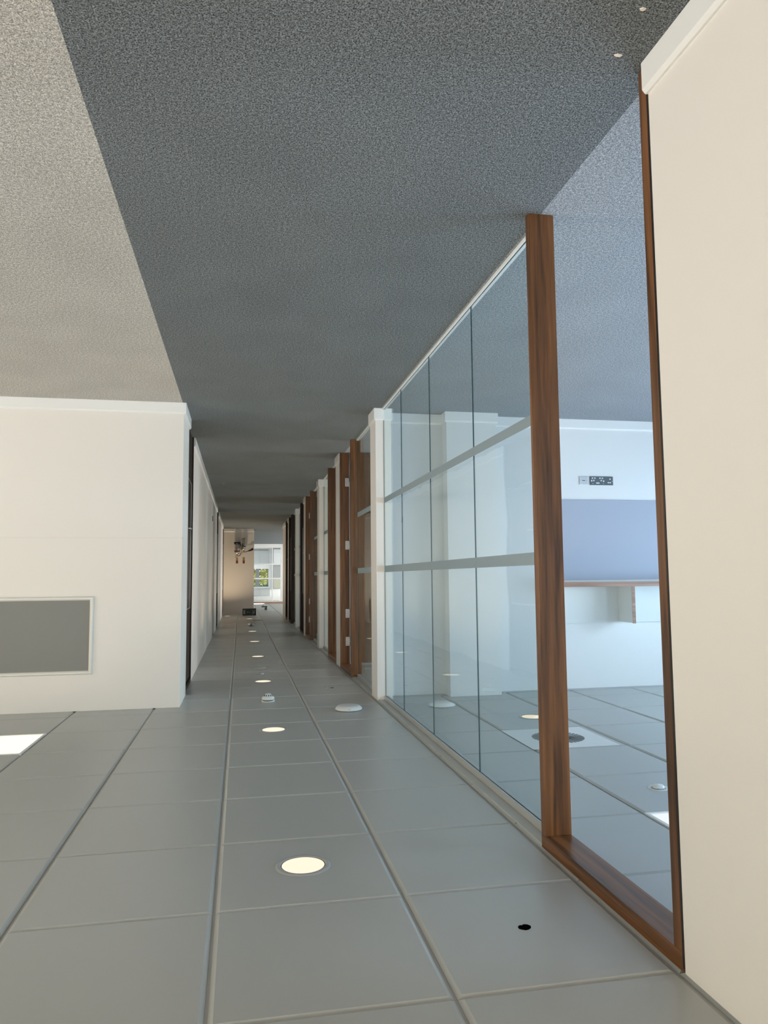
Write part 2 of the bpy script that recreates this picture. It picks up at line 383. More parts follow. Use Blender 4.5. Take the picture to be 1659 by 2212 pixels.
for k, (a, c) in enumerate(LEFT_WIN):
    simple_window('x', -5.35, a, c, 'unseen outer window number %d along the row of glass fronted rooms' % (k + 1))

# rooms: cross walls
wall_box('wall_room_back', 'pale blue-lit back wall of the nearest glass fronted room, carrying the grey board and shelf', -5.2, -1.28, 6.43, 6.52, mat='wall_room')
tag(MB().box(-2.255, -1.79, 6.29, 6.43, 0, H).build('wall_room_pier', 'wall_room'), 'shallow white pier standing out from the back wall of the nearest glass room', 'wall', kind='structure')
b = MB()
b.prism([(6.43, 0), (6.412, 0), (6.412, 0.08), (6.418, 0.088), (6.43, 0.092)], -5.2, -2.27, 'X')
b.prism([(6.43, 0), (6.412, 0), (6.412, 0.08), (6.418, 0.088), (6.43, 0.092)], -1.775, -1.285, 'X')
b.prism([(6.29, 0), (6.274, 0), (6.274, 0.08), (6.280, 0.088), (6.29, 0.092)], -2.27, -1.775, 'X')
b.box(-2.27, -2.255, 6.29, 6.43, 0, 0.09); b.box(-1.79, -1.775, 6.29, 6.43, 0, 0.09)
tag(b.build('baseboard_room', 'skirt'), 'white skirting stepping round the pier in the nearest glass room', 'baseboard', kind='structure')
wall_box('wall_room_near', 'wall of the nearest room behind the camera side', -5.2, -1.26, -0.6, -0.5, mat='wall_room')
for k, y in enumerate((8.80, 11.06, 13.50, 15.78, 18.22, 20.58)):
    wall_box('wall_room_divider', 'white dividing wall between glass fronted rooms, number %d down the corridor' % (k + 1), -5.2, -1.28, y, y + 0.09, mat='wall_room')
# dark slot along the ceiling by the back wall of the nearest room
for x0, x1, t in ((-3.95, -2.30, 'beyond the pier'), (-1.77, -1.30, 'between pier and glass')):
    o = MB().box(x0, x1, 6.375, 6.425, H - 0.006, H + 0.002).build('trim_slot', 'grey_metal'); tag(o, 'narrow grey slot along the ceiling of the nearest glass room, ' + t, 'ceiling slot', kind='structure')

# ceiling edge trim along the glass line
tag(MB().box(-1.196, -1.146, 2.77, 20.6, H - 0.006, H, 0.002).build('trim_1', 'ceil'), 'flat ceiling edge trim running above the glass partitions', 'trim', kind='structure')

# ------------------------------------------------------------------ columns between bays
def column(y0, y1, label, xb=-1.27):
    r = MB().box(xb, NX, y0, y1, 0, H, 0.003).build('column', 'wall'); tag(r, label, 'column', 'white columns of the glazed corridor side', 'structure')
    m = MB(); t = 0.014; h = 0.105
    m.box(xb - t, NX + t, y0 - t, y1 + t, 0, h - 0.012, 0.002); m.box(xb - t * 0.5, NX + t * 0.5, y0 - t * 0.5, y1 + t * 0.5, h - 0.012, h, 0.002)
    m.build('skirting', 'skirt', r)
    return r
column(6.25, 6.52, 'white column ending the long glass partition, the largest of the corridor columns')
column(8.625, 8.995, 'white column between the doorway with steel hinges and the next reddish doorway', -1.25)
column(10.97, 11.24, 'white column with glass on both sides, second along from the largest column')
column(13.345, 13.715, 'narrow white column between a walnut doorway and the first closed black door', -1.25)
column(15.69, 15.96, 'distant white column with glass on both sides, past the first closed black door')
column(18.065, 18.435, 'distant sliver of column between the two last dark doors', -1.25)
column(19.29, 20.60, 'last white wall pier at the far end of the glass side')

# ------------------------------------------------------------------ glass partitions
def glass_bay(y0, y1, joints, label):
    r = empty('glass_partition', (-1.215, (y0 + y1) / 2, 0), label, 'glass partition', 'glass partitions along the corridor', 'thing')
    ys = [y0] + joints + [y1]
    MB().box(-1.235, -1.197, y0, y1, H - 0.036, H - 0.0005, 0.002).build('head_channel', 'grey_metal', r)
    MB().box(-1.232, -1.200, y0, y1, 0.0, 0.014, 0.002).build('floor_channel', 'white_metal', r)
    for a, c in zip(ys, ys[1:]):
        a += 0.0015; c -= 0.0015
        m = MB(); bm = m.bm
        x0, x1, z0, z1 = -1.215, -1.209, 0.014, H - 0.036
        v = [bm.verts.new((x, y, z)) for x in (x0, x1) for y in (a, c) for z in (z0, z1)]
        for k, f in enumerate(((0, 1, 3, 2), (4, 6, 7, 5), (0, 4, 5, 1), (2, 3, 7, 6), (0, 2, 6, 4), (1, 5, 7, 3))):
            bm.faces.new([v[i] for i in f]).material_index = 0 if k < 2 else 1
        p = m.build('glass_pane', ['glass', 'glass_edge'], r)
        for zl, zh in ((0.785, 0.832), (1.370, 1.424)):
            fb = MB(); fb.box(-1.2086, -1.2082, a, c, zl, zh); o = fb.build('frosted_band', 'frost', p)
            o.location = (0, 0, 0)
    return r
glass_bay(2.767, 6.248, [3.735, 4.655, 5.53], 'long glass partition of four tall panes, between the big walnut lining and the largest column')
glass_bay(6.522, 7.72, [], 'single glass sidelight just past the largest column, brown door leaf seen through it')
glass_bay(9.845, 10.968, [], 'glass pane beyond the reddish doorway, with creamy wall behind it')
glass_bay(11.242, 12.435, [], 'glass sidelight past the second glass-flanked column, dark inside')
glass_bay(14.565, 15.688, [], 'pale glass pane just past the first closed black door')
glass_bay(15.962, 17.155, [], 'most distant glass sidelight, next to the far walnut post')

# ------------------------------------------------------------------ doorways
dn = [0]
JX0, JX1 = -1.244, -1.1375
def doorway(y0, y1, label, mat='wood', mat_h='wood_y'):
    """y0..y1 outside of the lining on the glass side"""
    dn[0] += 1
    r = empty('door_%d' % dn[0], ((JX0 + JX1) / 2, (y0 + y1) / 2, 0), label, 'doorway', kind='structure')
    j = 0.038
    MB().box(JX0, JX1, y0, y0 + j, 0, H - 0.05, 0.0015).build('jamb', mat, r)
    MB().box(JX0, JX1, y1 - j, y1, 0, H - 0.05, 0.0015).build('jamb', mat, r)
    MB().box(JX0, JX1, y0, y1, H - 0.05, H - 0.001, 0.0015).build('head', mat_h, r)
    return r
d1 = doorway(1.842, 2.766, 'big open doorway with walnut lining, closest to the camera')
d2 = doorway(7.722, 8.62, 'open walnut doorway with steel hinges on its jamb')
d3 = doorway(8.998, 9.843, 'open doorway with reddish-brown jamb between two white columns')
d4 = doorway(12.437, 13.34, 'open walnut doorway at middle distance with a black handle inside')
d5 = doorway(13.718, 14.562, 'first closed black door with a slim steel bead, past the middle-distance doorway', 'wood_dark', 'wood_dark')
d6 = doorway(17.157, 18.06, 'far dark walnut door with one vertical steel line', 'wood_dark', 'wood_dark')
d7 = doorway(18.438, 19.288, 'last closed black door before the white end pier', 'wood_dark', 'wood_dark')
tag(MB().box(-1.2, -1.1378, 1.8355, 1.8415, 0, H - 0.01).build('gap_shade_strip', 'black', d1), 'black strip painting the shade of the gap between lining and wall')  # solid black strip stands in for the shade inside this gap

def open_leaf(r, y_hinge, closer=False):
    L = -Vector(r.location)
    lf = MB().box(-2.075, -1.252, y_hinge - 0.052, y_hinge - 0.008, 0.012, H - 0.056, 0.002).build('door_leaf', 'wood', r)
    for z in (0.35, 1.09, 1.88, 2.20):
        m = MB(); m.box(-1.2445, -1.198, y_hinge - 0.003, y_hinge + 0.0005, z - 0.05, z + 0.05, 0.0008)
        m.lathe([(0.006, -0.052), (0.006, 0.052)], (-1.2495, y_hinge - 0.004, z), 12)
        for dz in (-0.032, 0, 0.032): m.lathe([(0.0035, -0.0045), (0.0035, -0.003)], (-1.215, y_hinge, z + dz), 8, 'Y', 1)
        tag(m.build('hinge', ['steel', 'black'], r), 'steel butt hinge on the jamb')
    m = MB(); y = y_hinge - 0.052
    m.lathe([(0.026, -0.008), (0.026, 0.0)], (-2.01, y, 1.0), 20, 'Y'); m.tube([(-2.01, y - 0.006, 1.0), (-2.01, y - 0.05, 1.0), (-1.995, y - 0.058, 1.0), (-1.90, y - 0.058, 1.0)], 0.009)
    m.build('handle', 'black', lf).location = (0, 0, 0)
    if closer:
        m = MB(); m.box(-1.62, -1.36, y - 0.055, y - 0.001, 2.17, 2.24, 0.005); m.tube([(-1.5, y - 0.03, 2.245), (-1.3, y - 0.16, 2.255)], 0.008)
        m.build('door_closer', 'black', lf).location = (0, 0, 0)
    return lf
open_leaf(d2, 8.582); open_leaf(d4, 13.302, True)

def closed_leaf(r, y0, y1, xc, face, mat='wood_dark'):
    """closed leaf whose corridor face sits at x=face; glass strip with steel bead"""
    s = 1 if face > xc else -1
    lf = MB().box(min(face, face - s * 0.044), max(face, face - s * 0.044), y0, y1, 0.008, H - 0.054, 0.001).build('door_leaf', mat, r)
    m = MB(); a, c, zl, zh, t = y0 + 0.10, y1 - 0.08, 0.50, 1.76, 0.010
    f0, f1 = (face, face + s * 0.006)
    m.box(f0, f1, a, a + t, zl, zh); m.box(f0, f1, c - t, c, zl, zh); m.box(f0, f1, a + t, c - t, zl, zl + t); m.box(f0, f1, a + t, c - t, zh - t, zh)
    m.build('bead', 'steel', lf).location = (0, 0, 0)
    MB().box(f0, face + s * 0.002, a + t, c - t, zl + t, zh - t).build('vision_panel', 'black', lf).location = (0, 0, 0)
    m = MB(); yh = y0 + 0.045
    m.lathe([(0.02, 0.0), (0.02, s * 0.008)], (face, yh, 1.0), 20, 'X')
    m.tube([(face, yh, 1.0), (face + s * 0.04, yh, 1.0), (face + s * 0.045, yh + 0.02, 1.0), (face + s * 0.045, yh + 0.09, 1.0)], 0.007)
    m.build('handle', 'steel', lf).location = (0, 0, 0)
closed_leaf(d5, 13.76, 14.52, -1.3, -1.185); closed_leaf(d6, 17.2, 18.02, -1.3, -1.185); closed_leaf(d7, 18.48, 19.25, -1.3, -1.185)

def right_door(y0, y1, label):
    dn[0] += 1
    r = empty('door_%d' % dn[0], (RX + 0.04, (y0 + y1) / 2, 0), label, 'door', kind='structure')
    x0, x1 = RX - 0.002, RX + 0.12; j = 0.032
    MB().box(x0, x1, y0, y0 + j, 0, H - 0.04, 0.001).build('jamb', 'wood_dark', r); MB().box(x0, x1, y1 - j, y1, 0, H - 0.04, 0.001).build('jamb', 'wood_dark', r)
    MB().box(x0, x1, y0, y1, H - 0.04, H - 0.001, 0.001).build('head', 'wood_dark', r)
    closed_leaf(r, y0 + j + 0.003, y1 - j - 0.003, 0.7, RX + 0.012)
right_door(6.966, 7.866, 'closed dark door just behind the corner wall, with a rectangular steel bead')
right_door(15.724, 16.616, 'distant dark door in the solid wall, past the socket')
right_door(20.904, 21.746, 'most distant dark door in the solid wall, beside the extinguisher wall')

# ------------------------------------------------------------------ framed panel on the facing wall
r = empty('wall_panel', (1.85, FY, 1.6), 'large grey rectangular panel in a pale moulded frame on the cream corner wall', 'wall panel')
x0, x1, z0, z1 = 1.15, 2.62, 1.60, 2.215
MB().box(x0 + 0.028, x1 - 0.028, FY - 0.006, FY - 0.0005, z0 + 0.028, z1 - 0.028).build('panel', 'panel_grey', r)
m = MB()
pr = [(0, 0), (0.003, -0.014), (0.010, -0.021), (0.020, -0.021), (0.029, -0.012), (0.032, 0)]
def ring(o_):
    d, yy = o_; return [(x0 + d, FY - 0.0005 + yy, z0 + d), (x1 - d, FY - 0.0005 + yy, z0 + d), (x1 - d, FY - 0.0005 + yy, z1 - d), (x0 + d, FY - 0.0005 + yy, z1 - d)]
rs = [[m.bm.verts.new(p) for p in ring(o_)] for o_ in pr]
for A, B in zip(rs, rs[1:] + rs[:1]):
    for k in range(4): m.bm.faces.new((A[k], A[(k + 1) % 4], B[(k + 1) % 4], B[k]))
m.build('frame', 'bead', r)

# ------------------------------------------------------------------ nearest room: board, shelf, sockets
BY = 6.43
tag(MB().box(-4.3, -2.80, BY - 0.016, BY - 0.0005, 0.762, 1.508, 0.002).build('pinboard', 'pin_grey'), 'blue-grey fabric board on the back wall, directly beneath the shelf', 'pinboard')
r = empty('wall_shelf', (-3.3, BY, 1.52), 'white wall shelf with walnut-edged upright divider above the blue-grey board', 'shelf')
SF = 6.135
MB().box(-4.3, -2.80, SF + 0.004, BY - 0.0005, 1.526, 1.566).build('shelf_board', 'shelf', r)
MB().box(-4.3, -2.80, SF, SF + 0.0035, 1.524, 1.568).build('shelf_edge', 'ply', r)
MB().box(-3.482, -3.455, SF + 0.024, BY - 0.02, 1.566, 1.895).build('divider', 'shelf', r)
MB().box(-3.484, -3.453, SF + 0.02, SF + 0.0235, 1.566, 1.899).build('divider_edge', 'ply', r)
MB().box(-4.3, -2.80, BY - 0.018, BY - 0.001, 1.567, 1.903).build('back_panel', 'shelf', r)

r = empty('wall_socket', (-3.155, BY, 0.58), 'square brushed steel outlet plate on the back wall beside the dark double socket', 'socket')
MB().box(-3.197, -3.112, BY - 0.008, BY - 0.0005, 0.540, 0.618, 0.002).build('plate', 'steel', r)
m = MB(); m.box(-3.168, -3.140, BY - 0.010, BY - 0.008, 0.576, 0.582); m.build('slot', 'black', r)
for x in (-3.187, -3.122): MB().lathe([(0.0035, -0.0095), (0.0035, -0.008)], (x, BY, 0.579), 10, 'Y').build('screw', 'chrome', r)

r = empty('power_socket', (-3.335, BY, 0.58), 'wide dark grey triple-gang power socket with white pin openings, under the blue-grey board', 'socket')
MB().box(-3.452, -3.218, BY - 0.009, BY - 0.0005, 0.538, 0.620, 0.002).build('plate', 'plate_dark', r)
# (x offset seen from the front, z) : image mirrored because the picture is upside down
def so(px, py): # pixel in the 1659 px wide close-up -> wall position
    x = -3.218 - (px - 550) / 810.0 * 0.234; z = 0.538 + (py - 320) / 310.0 * 0.082; return x, z
for k, pts in enumerate((((635, 385), (720, 385), (683, 470)), ((900, 385), (985, 385), (942, 470)), ((1255, 412), (1190, 540), (1258, 540)))):
    for px, py in pts:
        x, z = so(px, py); tag(MB().box(x - 0.0065, x + 0.0065, BY - 0.0108, BY - 0.009, z - 0.0065, z + 0.0065, 0.002).build('pin_opening', 'white_plastic', r), 'white pin opening')
m = MB(); x, z = so(820, 560); m.box(x - 0.017, x + 0.017, BY - 0.0105, BY - 0.009, z - 0.006, z + 0.006, 0.001); m.build('usb_port', 'white_plastic', r)
for px, py in ((605, 480), (1025, 490)):
    m = MB(); x, z = so(px, py); m.box(x - 0.006, x + 0.006, BY - 0.012, BY - 0.009, z - 0.008, z + 0.008, 0.001); m.build('switch', 'white_plastic', r)
for px, py in ((650, 578), (1020, 582), (1333, 488)):
    x, z = so(px, py); MB().box(x - 0.004, x + 0.004, BY - 0.0105, BY - 0.009, z - 0.002, z + 0.002).build('indicator', 'white_plastic', r)

r = MB().box(RX - 0.009, RX - 0.0005, 13.15, 13.31, 0.375, 0.460, 0.002).build('wall_outlet', 'plate_dark')
tag(r, 'small dark socket low on the long white corridor wall', 'socket')
for ya in (13.17, 13.25): MB().box(RX - 0.0105, RX - 0.009, ya, ya + 0.04, 0.39, 0.44).build('pin_opening', 'grey_metal', r)

# ------------------------------------------------------------------ ceiling things
def downlight_proto(x, y, label, group, power=2.0):
    r = empty('downlight', (x, y, H), label, 'downlight', group)
    m = MB(); m.lathe([(0.079, 0.0), (0.080, -0.004), (0.092, -0.004), (0.099, 0.0)], (x, y, H - 0.0005), 56, cap=False)
    m.build('trim_ring', 'grey_metal', r)
    m = MB(); m.lathe([(0.0765, -0.0025), (0.0795, -0.0030)], (x, y, H - 0.0005), 56, cap=False); m.build('shadow_line', 'black', r)
    m = MB(); m.lathe([(0.001, -0.0028), (0.045, -0.0028), (0.077, -0.0022)], (x, y, H - 0.0005), 56, cap=False)
    for f in m.bm.faces: f.material_index = 0
    m.build('diffuser', 'dl', r)
    return r
def lamp(x, y, e, col=(1.0, 0.78, 0.52), size=0.14, spread=2.4):
    d = bpy.data.lights.new('downlight_lamp', 'AREA'); d.shape = 'DISK'; d.size = size; d.energy = e; d.color = col; d.spread = spread
    o = bpy.data.objects.new('downlight_lamp', d); C.objects.link(o); o.location = (x, y, H - 0.008); return o
E_DL = 5.0
names = ['closest and largest downlight, in the tile over the foreground of the corridor', 'second downlight along the corridor row, between camera and smoke detector',
         'third downlight along the corridor row, just past the smoke detector', 'fourth downlight along the corridor row', 'fifth downlight along the corridor row',
         'sixth downlight along the corridor row', 'seventh downlight along the corridor row', 'eighth downlight along the corridor row, nearest the exit sign']
pos = [(-0.229, 2.772), (-0.229, 5.222), (-0.230, 7.66), (-0.233, 10.10), (-0.235, 12.50), (-0.235, 14.91), (-0.237, 17.27), (-0.237, 19.60)]
protos = None
for (x, y), t in zip(pos, names):
    if protos is None: o = protos = downlight_proto(x, y, t, 'corridor downlights')
    else:
        o = copy_tree(protos); o.location = (x, y, H); o['label'] = t
        for ch in [c for c in bpy.data.objects if c.parent == o]: ch.location = (-pos[0][0], -pos[0][1], -H)
    L = lamp(x, y, E_DL)
for (x, y), t, g in (((0.354, 21.25), 'downlight above the fire extinguishers, off the corridor row', 'corridor downlights'),
                  ((-2.112, 5.248), 'downlight in the nearest glass room beside the round swirl vent', 'room downlights'),
                  ((-2.152, 7.79), 'downlight in the second glass room, just past the pier', 'room downlights'),
                  ((-2.173, 10.27), 'downlight in the third glass room, seen through two panes', 'room downlights'),
                  ((-1.05, 24.2), 'small downlight beyond the extinguisher wall near the dome camera', 'corridor downlights')):
    o = copy_tree(protos); o.location = (x, y, H); o['label'] = t; o['group'] = g
    for ch in [c for c in bpy.data.objects if c.parent == o]: ch.location = (-pos[0][0], -pos[0][1], -H)
    lamp(x, y, E_DL * (2.5 if y > 21 and x > 0 else 1))

def led_panel(i, j, mat, label, e, col):
    x0, y0 = GX0 + i * T, GY0 + j * T
    r = empty('ceiling_light_panel', (x0 + T / 2, y0 + T / 2, H), label, 'light panel')
    m = MB(); f = 0.016
    for a in ((x0 + 0.002, x0 + f, y0 + 0.002, y0 + T - 0.002), (x0 + T - f, x0 + T - 0.002, y0 + 0.002, y0 + T - 0.002), (x0 + f, x0 + T - f, y0 + 0.002, y0 + f), (x0 + f, x0 + T - f, y0 + T - f, y0 + T - 0.002)):
        m.box(*a, H - 0.002, H + 0.014)
    m.build('frame', 'white_metal', r)
    MB().box(x0 + f, x0 + T - f, y0 + f, y0 + T - f, H + 0.004, H + 0.012).build('diffuser', mat, r)
    d = bpy.data.lights.new('panel_lamp', 'AREA'); d.shape = 'SQUARE'; d.size = 0.55; d.energy = e; d.color = col
    o = bpy.data.objects.new('panel_lamp', d); C.objects.link(o); o.location = (x0 + T / 2, y0 + T / 2, H - 0.006)
led_panel(2, 5, 'led', 'square warm glowing light panel in the ceiling before the cream corner wall', 4, (1.0, 0.86, 0.66))
led_panel(-4, 1, 'led_cool', 'pale square light panel in the ceiling of the nearest glass room', 20, (0.78, 0.88, 1.0))

# smoke detector
sx, sy2 = -0.236, 6.44
r = empty('smoke_detector', (sx, sy2, H), 'white dome smoke detector on the ceiling between the second and third downlights', 'smoke detector')
MB().lathe([(0.001, 0), (0.056, 0), (0.056, -0.006), (0.001, -0.006)], (sx, sy2, H), 40).build('base', 'white_plastic', r)
MB().lathe([(0.046, -0.006), (0.048, -0.016)], (sx, sy2, H), 40, cap=False).build('dark_gap', 'black', r)
MB().lathe([(0.052, -0.013), (0.053, -0.030), (0.047, -0.038), (0.033, -0.042), (0.026, -0.058), (0.016, -0.064), (0.001, -0.065)], (sx, sy2, H), 40).build('dome', 'white_plastic', r)
m = MB()
for k in range(10):
    a = 2 * math.pi * k / 10 + 0.2; u = Vector((math.cos(a), math.sin(a), 0)); v = Vector((-u.y, u.x, 0)); c0 = Vector((sx, sy2, H))
    P = [c0 + u * 0.0348 - v * 0.003 + Vector((0, 0, -0.043)), c0 + u * 0.0348 + v * 0.003 + Vector((0, 0, -0.043)), c0 + u * 0.0285 + v * 0.003 + Vector((0, 0, -0.056)), c0 + u * 0.0285 - v * 0.003 + Vector((0, 0, -0.056))]
    A = [m.bm.verts.new(p) for p in P]; B = [m.bm.verts.new(p - u * 0.006) for p in P]
    m.bm.faces.new(A); m.bm.faces.new(B[::-1])
    for q_ in range(4): m.bm.faces.new((A[q_], B[q_], B[(q_ + 1) % 4], A[(q_ + 1) % 4]))
m.build('vent_slots', 'black', r)

r = empty('wireless_access_point', (-0.84, 5.87, H), 'white saucer-shaped wireless unit on the ceiling near the long glass partition', 'access point')
MB().lathe([(0.001, 0), (0.102, 0), (0.104, -0.004), (0.001, -0.004)], (-0.84, 5.87, H), 56).build('base', 'plate_dark', r)
MB().lathe([(0.104, -0.004), (0.1065, -0.010), (0.103, -0.018), (0.085, -0.034), (0.079, -0.036), (0.001, -0.0345)], (-0.84, 5.87, H), 64).build('cover', 'white_plastic', r)
MB().lathe([(0.001, -0.001), (0.008, -0.001), (0.008, 0.001), (0.001, 0.001)], (-0.83, 5.762, H - 0.022), 16, 'Z').build('badge', 'grey_metal', r)

# irregular hole cut in a tile : a dark plate with a torn outline and real lip
hx, hy = -0.829, 2.164
out = [(-0.021, 0.004), (-0.014, 0.014), (-0.004, 0.017), (0.004, 0.012), (0.010, 0.014), (0.018, 0.006), (0.019, -0.006), (0.011, -0.013), (0.002, -0.018), (-0.009, -0.015), (-0.018, -0.007)]
m = MB(); m.prism([(hx + a, hy + c) for a, c in out], H - 0.0012, H + 0.006, 'Z')
tag(m.build('cable_hole', 'hole'), 'ragged black hole cut through the ceiling tile nearest the big walnut doorway', 'hole')
m = MB(); m.prism([(-0.852 + 0.9 * a, 7.06 + 0.9 * c) for a, c in out], H - 0.0012, H + 0.006, 'Z')
tag(m.build('cable_hole', 'hole'), 'tiny black hole in the ceiling past the saucer-shaped wireless unit', 'hole')
m = MB(); m.lathe([(0.001, 0), (0.02, 0), (0.019, -0.003), (0.001, -0.003)], (-0.795, 7.07, H), 20)
tag(m.build('blanking_cap', 'grey_metal'), 'faint round grey cap on the ceiling beside the tiny black hole', 'cap')
m = MB(); m.lathe([(0.001, 0), (0.075, 0), (0.072, -0.007), (0.001, -0.009)], (-0.23, 8.82, H), 36)
tag(m.build('cover_plate', 'ceil'), 'ceiling-coloured round cover plate between the third and fourth downlights', 'cover plate')
m = MB(); m.lathe([(0.001, 0), (0.04, 0), (0.037, -0.010), (0.001, -0.012)], (-0.22, 8.27, H), 36)
tag(m.build('cover_plate', 'ceil'), 'smaller round cover plate just past the third downlight', 'cover plate')
m = MB(); m.lathe([(0.001, 0), (0.05, 0), (0.05, -0.02), (0.035, -0.05), (0.001, -0.055)], (-0.25, 16.6, H), 28)
tag(m.build('motion_sensor', 'grey_metal'), 'grey cone-shaped sensor hanging between two distant corridor downlights', 'reflection')
tag(MB().box(-0.53, -0.31, 18.80, 18.87, H - 0.008, H + 0.001).build('trim_2', 'black'), 'short black slot in the far corridor ceiling before the exit sign', 'slot', kind='structure')

# swirl vent in the nearest room
vx, vy = -2.0, 4.55; VR = 0.165
r = empty('swirl_vent', (vx, vy, H), 'round ceiling vent with black radial slots in the nearest glass room', 'air vent')
MB().box(vx - 0.28, vx + 0.28, vy - 0.28, vy + 0.28, H - 0.003, H - 0.0005, 0.001).build('face_plate', 'white_metal', r)
m = MB(); NS = 36
for k in range(NS):
    a = 2 * math.pi * k / NS
    def pt(rad, da): return (vx + rad * math.cos(a + da), vy + rad * math.sin(a + da))
    m.prism([pt(0.055, 0.12), pt(0.055, 0.17), pt(VR, 0.09), pt(VR, 0.0)], H - 0.0045, H - 0.003, 'Z')
tag(m.build('slots', 'black', r), 'black radial slots')
m = MB(); m.lathe([(0.001, 0), (0.028, 0), (0.030, -0.006), (0.024, -0.014), (0.001, -0.018)], (-2.0, 3.385, H - 0.0005), 28)
m.lathe([(0.035, -0.001), (0.046, -0.004), (0.05, 0)], (-2.0, 3.385, H), 28, cap=False)
tag(m.build('ceiling_speaker', 'white_metal'), 'small round white fitting on the ceiling of the nearest glass room, near its light panel', 'fitting')
m = MB(); m.lathe([(0.001, 0), (0.10, 0), (0.105, -0.012), (0.06, -0.03), (0.001, -0.034)], (-1.60, 5.87, H), 48)
tag(m.build('wireless_access_point', 'white_plastic'), 'white saucer-shaped unit on the ceiling inside the nearest glass room', 'access point')

# exit sign
r = empty('exit_sign', (-0.2445, 21.0, 2.3), 'black emergency exit sign with running figure and arrow, hanging before the end wall', 'exit sign')
MB().box(-0.43, -0.06, 21.0, 21.03, 2.29, 2.485, 0.003).build('panel', 'sign_black', r)
for x in (-0.37, -0.12):
    MB().lathe([(0.006, 0), (0.006, 0.016)], (x, 21.015, 2.484), 10).build('bracket', 'grey_metal', r)
sf = 20.999; sb = 21.0005
m = MB(); m.box(-0.135, -0.082, sf - 0.002, sb, 2.33, 2.445); m.build('door_symbol', 'sign_mark', r)
m = MB(); m.prism([(-0.275, 2.383), (-0.205, 2.383), (-0.205, 2.365), (-0.175, 2.388), (-0.205, 2.411), (-0.205, 2.393), (-0.275, 2.393)], sf - 0.002, sb, 'Y'); m.build('arrow_symbol', 'sign_mark', r)
m = MB()
def limb(a, c, wd):
    a = Vector(a); c = Vector(c); d = (c - a).normalized(); n = Vector((-d.y, d.x)) * wd / 2
    m.prism([tuple(a + n), tuple(c + n), tuple(c - n), tuple(a - n)], sf - 0.002, sb, 'Y')
limb((-0.352, 2.425), (-0.368, 2.375), 0.024); limb((-0.366, 2.38), (-0.330, 2.358), 0.013); limb((-0.330, 2.358), (-0.338, 2.325), 0.011)
limb((-0.370, 2.38), (-0.388, 2.350), 0.013); limb((-0.388, 2.350), (-0.412, 2.338), 0.011)
limb((-0.350, 2.422), (-0.325, 2.402), 0.009); limb((-0.325, 2.402), (-0.305, 2.410), 0.008); limb((-0.355, 2.422), (-0.385, 2.415), 0.009); limb((-0.385, 2.415), (-0.392, 2.390), 0.008)
m.prism([(-0.342 + 0.011 * math.cos(t * math.pi / 6), 2.444 + 0.011 * math.sin(t * math.pi / 6)) for t in range(12)], sf - 0.002, sb, 'Y')
m.build('running_figure', 'sign_mark', r)

# ------------------------------------------------------------------ fire extinguishers on the end wall
EY = 22.2
def ext(x, y, rad, z0, zt, label, labmat, horn):
    r = empty('fire_extinguisher', (x, y, z0), label, 'fire extinguisher', 'fire extinguishers on the end wall')
    m = MB(); m.lathe([(0.001, z0 + 0.02), (rad, z0 + 0.02), (rad, zt - rad * 0.9), (rad * 0.86, zt - rad * 0.35), (rad * 0.5, zt - 0.01), (rad * 0.25, zt), (0.001, zt)], (x, y, 0), 32); m.build('cylinder', 'chrome', r)
    m = MB(); m.lathe([(rad * 1.0005, zt - 0.115), (rad * 1.0005, zt - rad * 0.92)], (x, y, 0), 32, cap=False)
    for f in m.bm.faces: f.smooth = True
    m.build('label', labmat, r)
    m = MB(); m.tube([(x, y, zt - 0.005), (x, y, zt + 0.05)], 0.016); m.tube([(x, y, zt + 0.05), (x + 0.06, y - 0.01, zt + 0.085)], 0.008); m.tube([(x, y, zt + 0.035), (x + 0.06, y - 0.01, zt + 0.035)], 0.006)
    m.build('valve', 'gold', r)
    m = MB()
    if horn:
        m.tube([(x, y, zt + 0.04), (x - 0.05, y, zt + 0.045), (x - 0.10, y, zt + 0.035), (x - 0.13, y, zt + 0.02)], 0.009)
        m.tube([(x - 0.12, y, zt + 0.022), (x - 0.16, y, zt + 0.01), (x - 0.21, y, zt - 0.01), (x - 0.275, y, zt - 0.045)], [0.012, 0.02, 0.028, 0.036], 16)
        m.build('horn', 'black', r)
        MB().lathe([(rad * 1.04, z0 + 0.25), (rad * 1.04, z0 + 0.275)], (x, y, 0), 28).build('strap', 'black', r)
    else:
        m.tube([(x, y, zt + 0.04), (x - 0.07, y, zt + 0.04), (x - 0.11, y - 0.02, zt - 0.03), (x - 0.122, y - 0.03, zt - 0.15), (x - 0.11, y - 0.02, zt - 0.27), (x - 0.09, y, z0 + 0.05)], 0.010, 10)
        m.build('hose', 'black', r)
        MB().lathe([(rad * 1.12, z0), (rad * 1.12, z0 + 0.05)], (x, y, 0), 28).build('base_ring', 'black', r)
    MB().box(x - 0.03, x + 0.03, y + rad * 0.9, EY - 0.0005, zt - 0.16, zt - 0.06, 0.002).build('wall_bracket', 'grey_metal', r)
ext(0.105, EY - 0.11, 0.082, 0.40, 0.76, 'stout polished steel fire extinguisher with black base ring and looping hose', 'red', False)
ext(-0.085, EY - 0.10, 0.055, 0.26, 0.64, 'slim polished steel fire extinguisher with a black horn pointing sideways', 'steel', True)
for x, mats, t in ((0.108, ('brown_lab', 'red'), 'pinkish red-based instruction plate above the stout extinguisher'), (-0.087, ('gold', 'red'), 'gold and red instruction plate above the slim extinguisher')):
    r = empty('instruction_plate', (x, EY, 0.84), t, 'sign', 'instruction plates above the extinguishers')
    MB().box(x - 0.03, x + 0.03, EY - 0.004, EY - 0.0005, 0.84, 0.935, 0.001).build('coloured_half', mats[0], r)
    MB().box(x - 0.03, x + 0.03, EY - 0.004, EY - 0.0005, 0.935, 1.02, 0.001).build('red_half', mats[1], r)

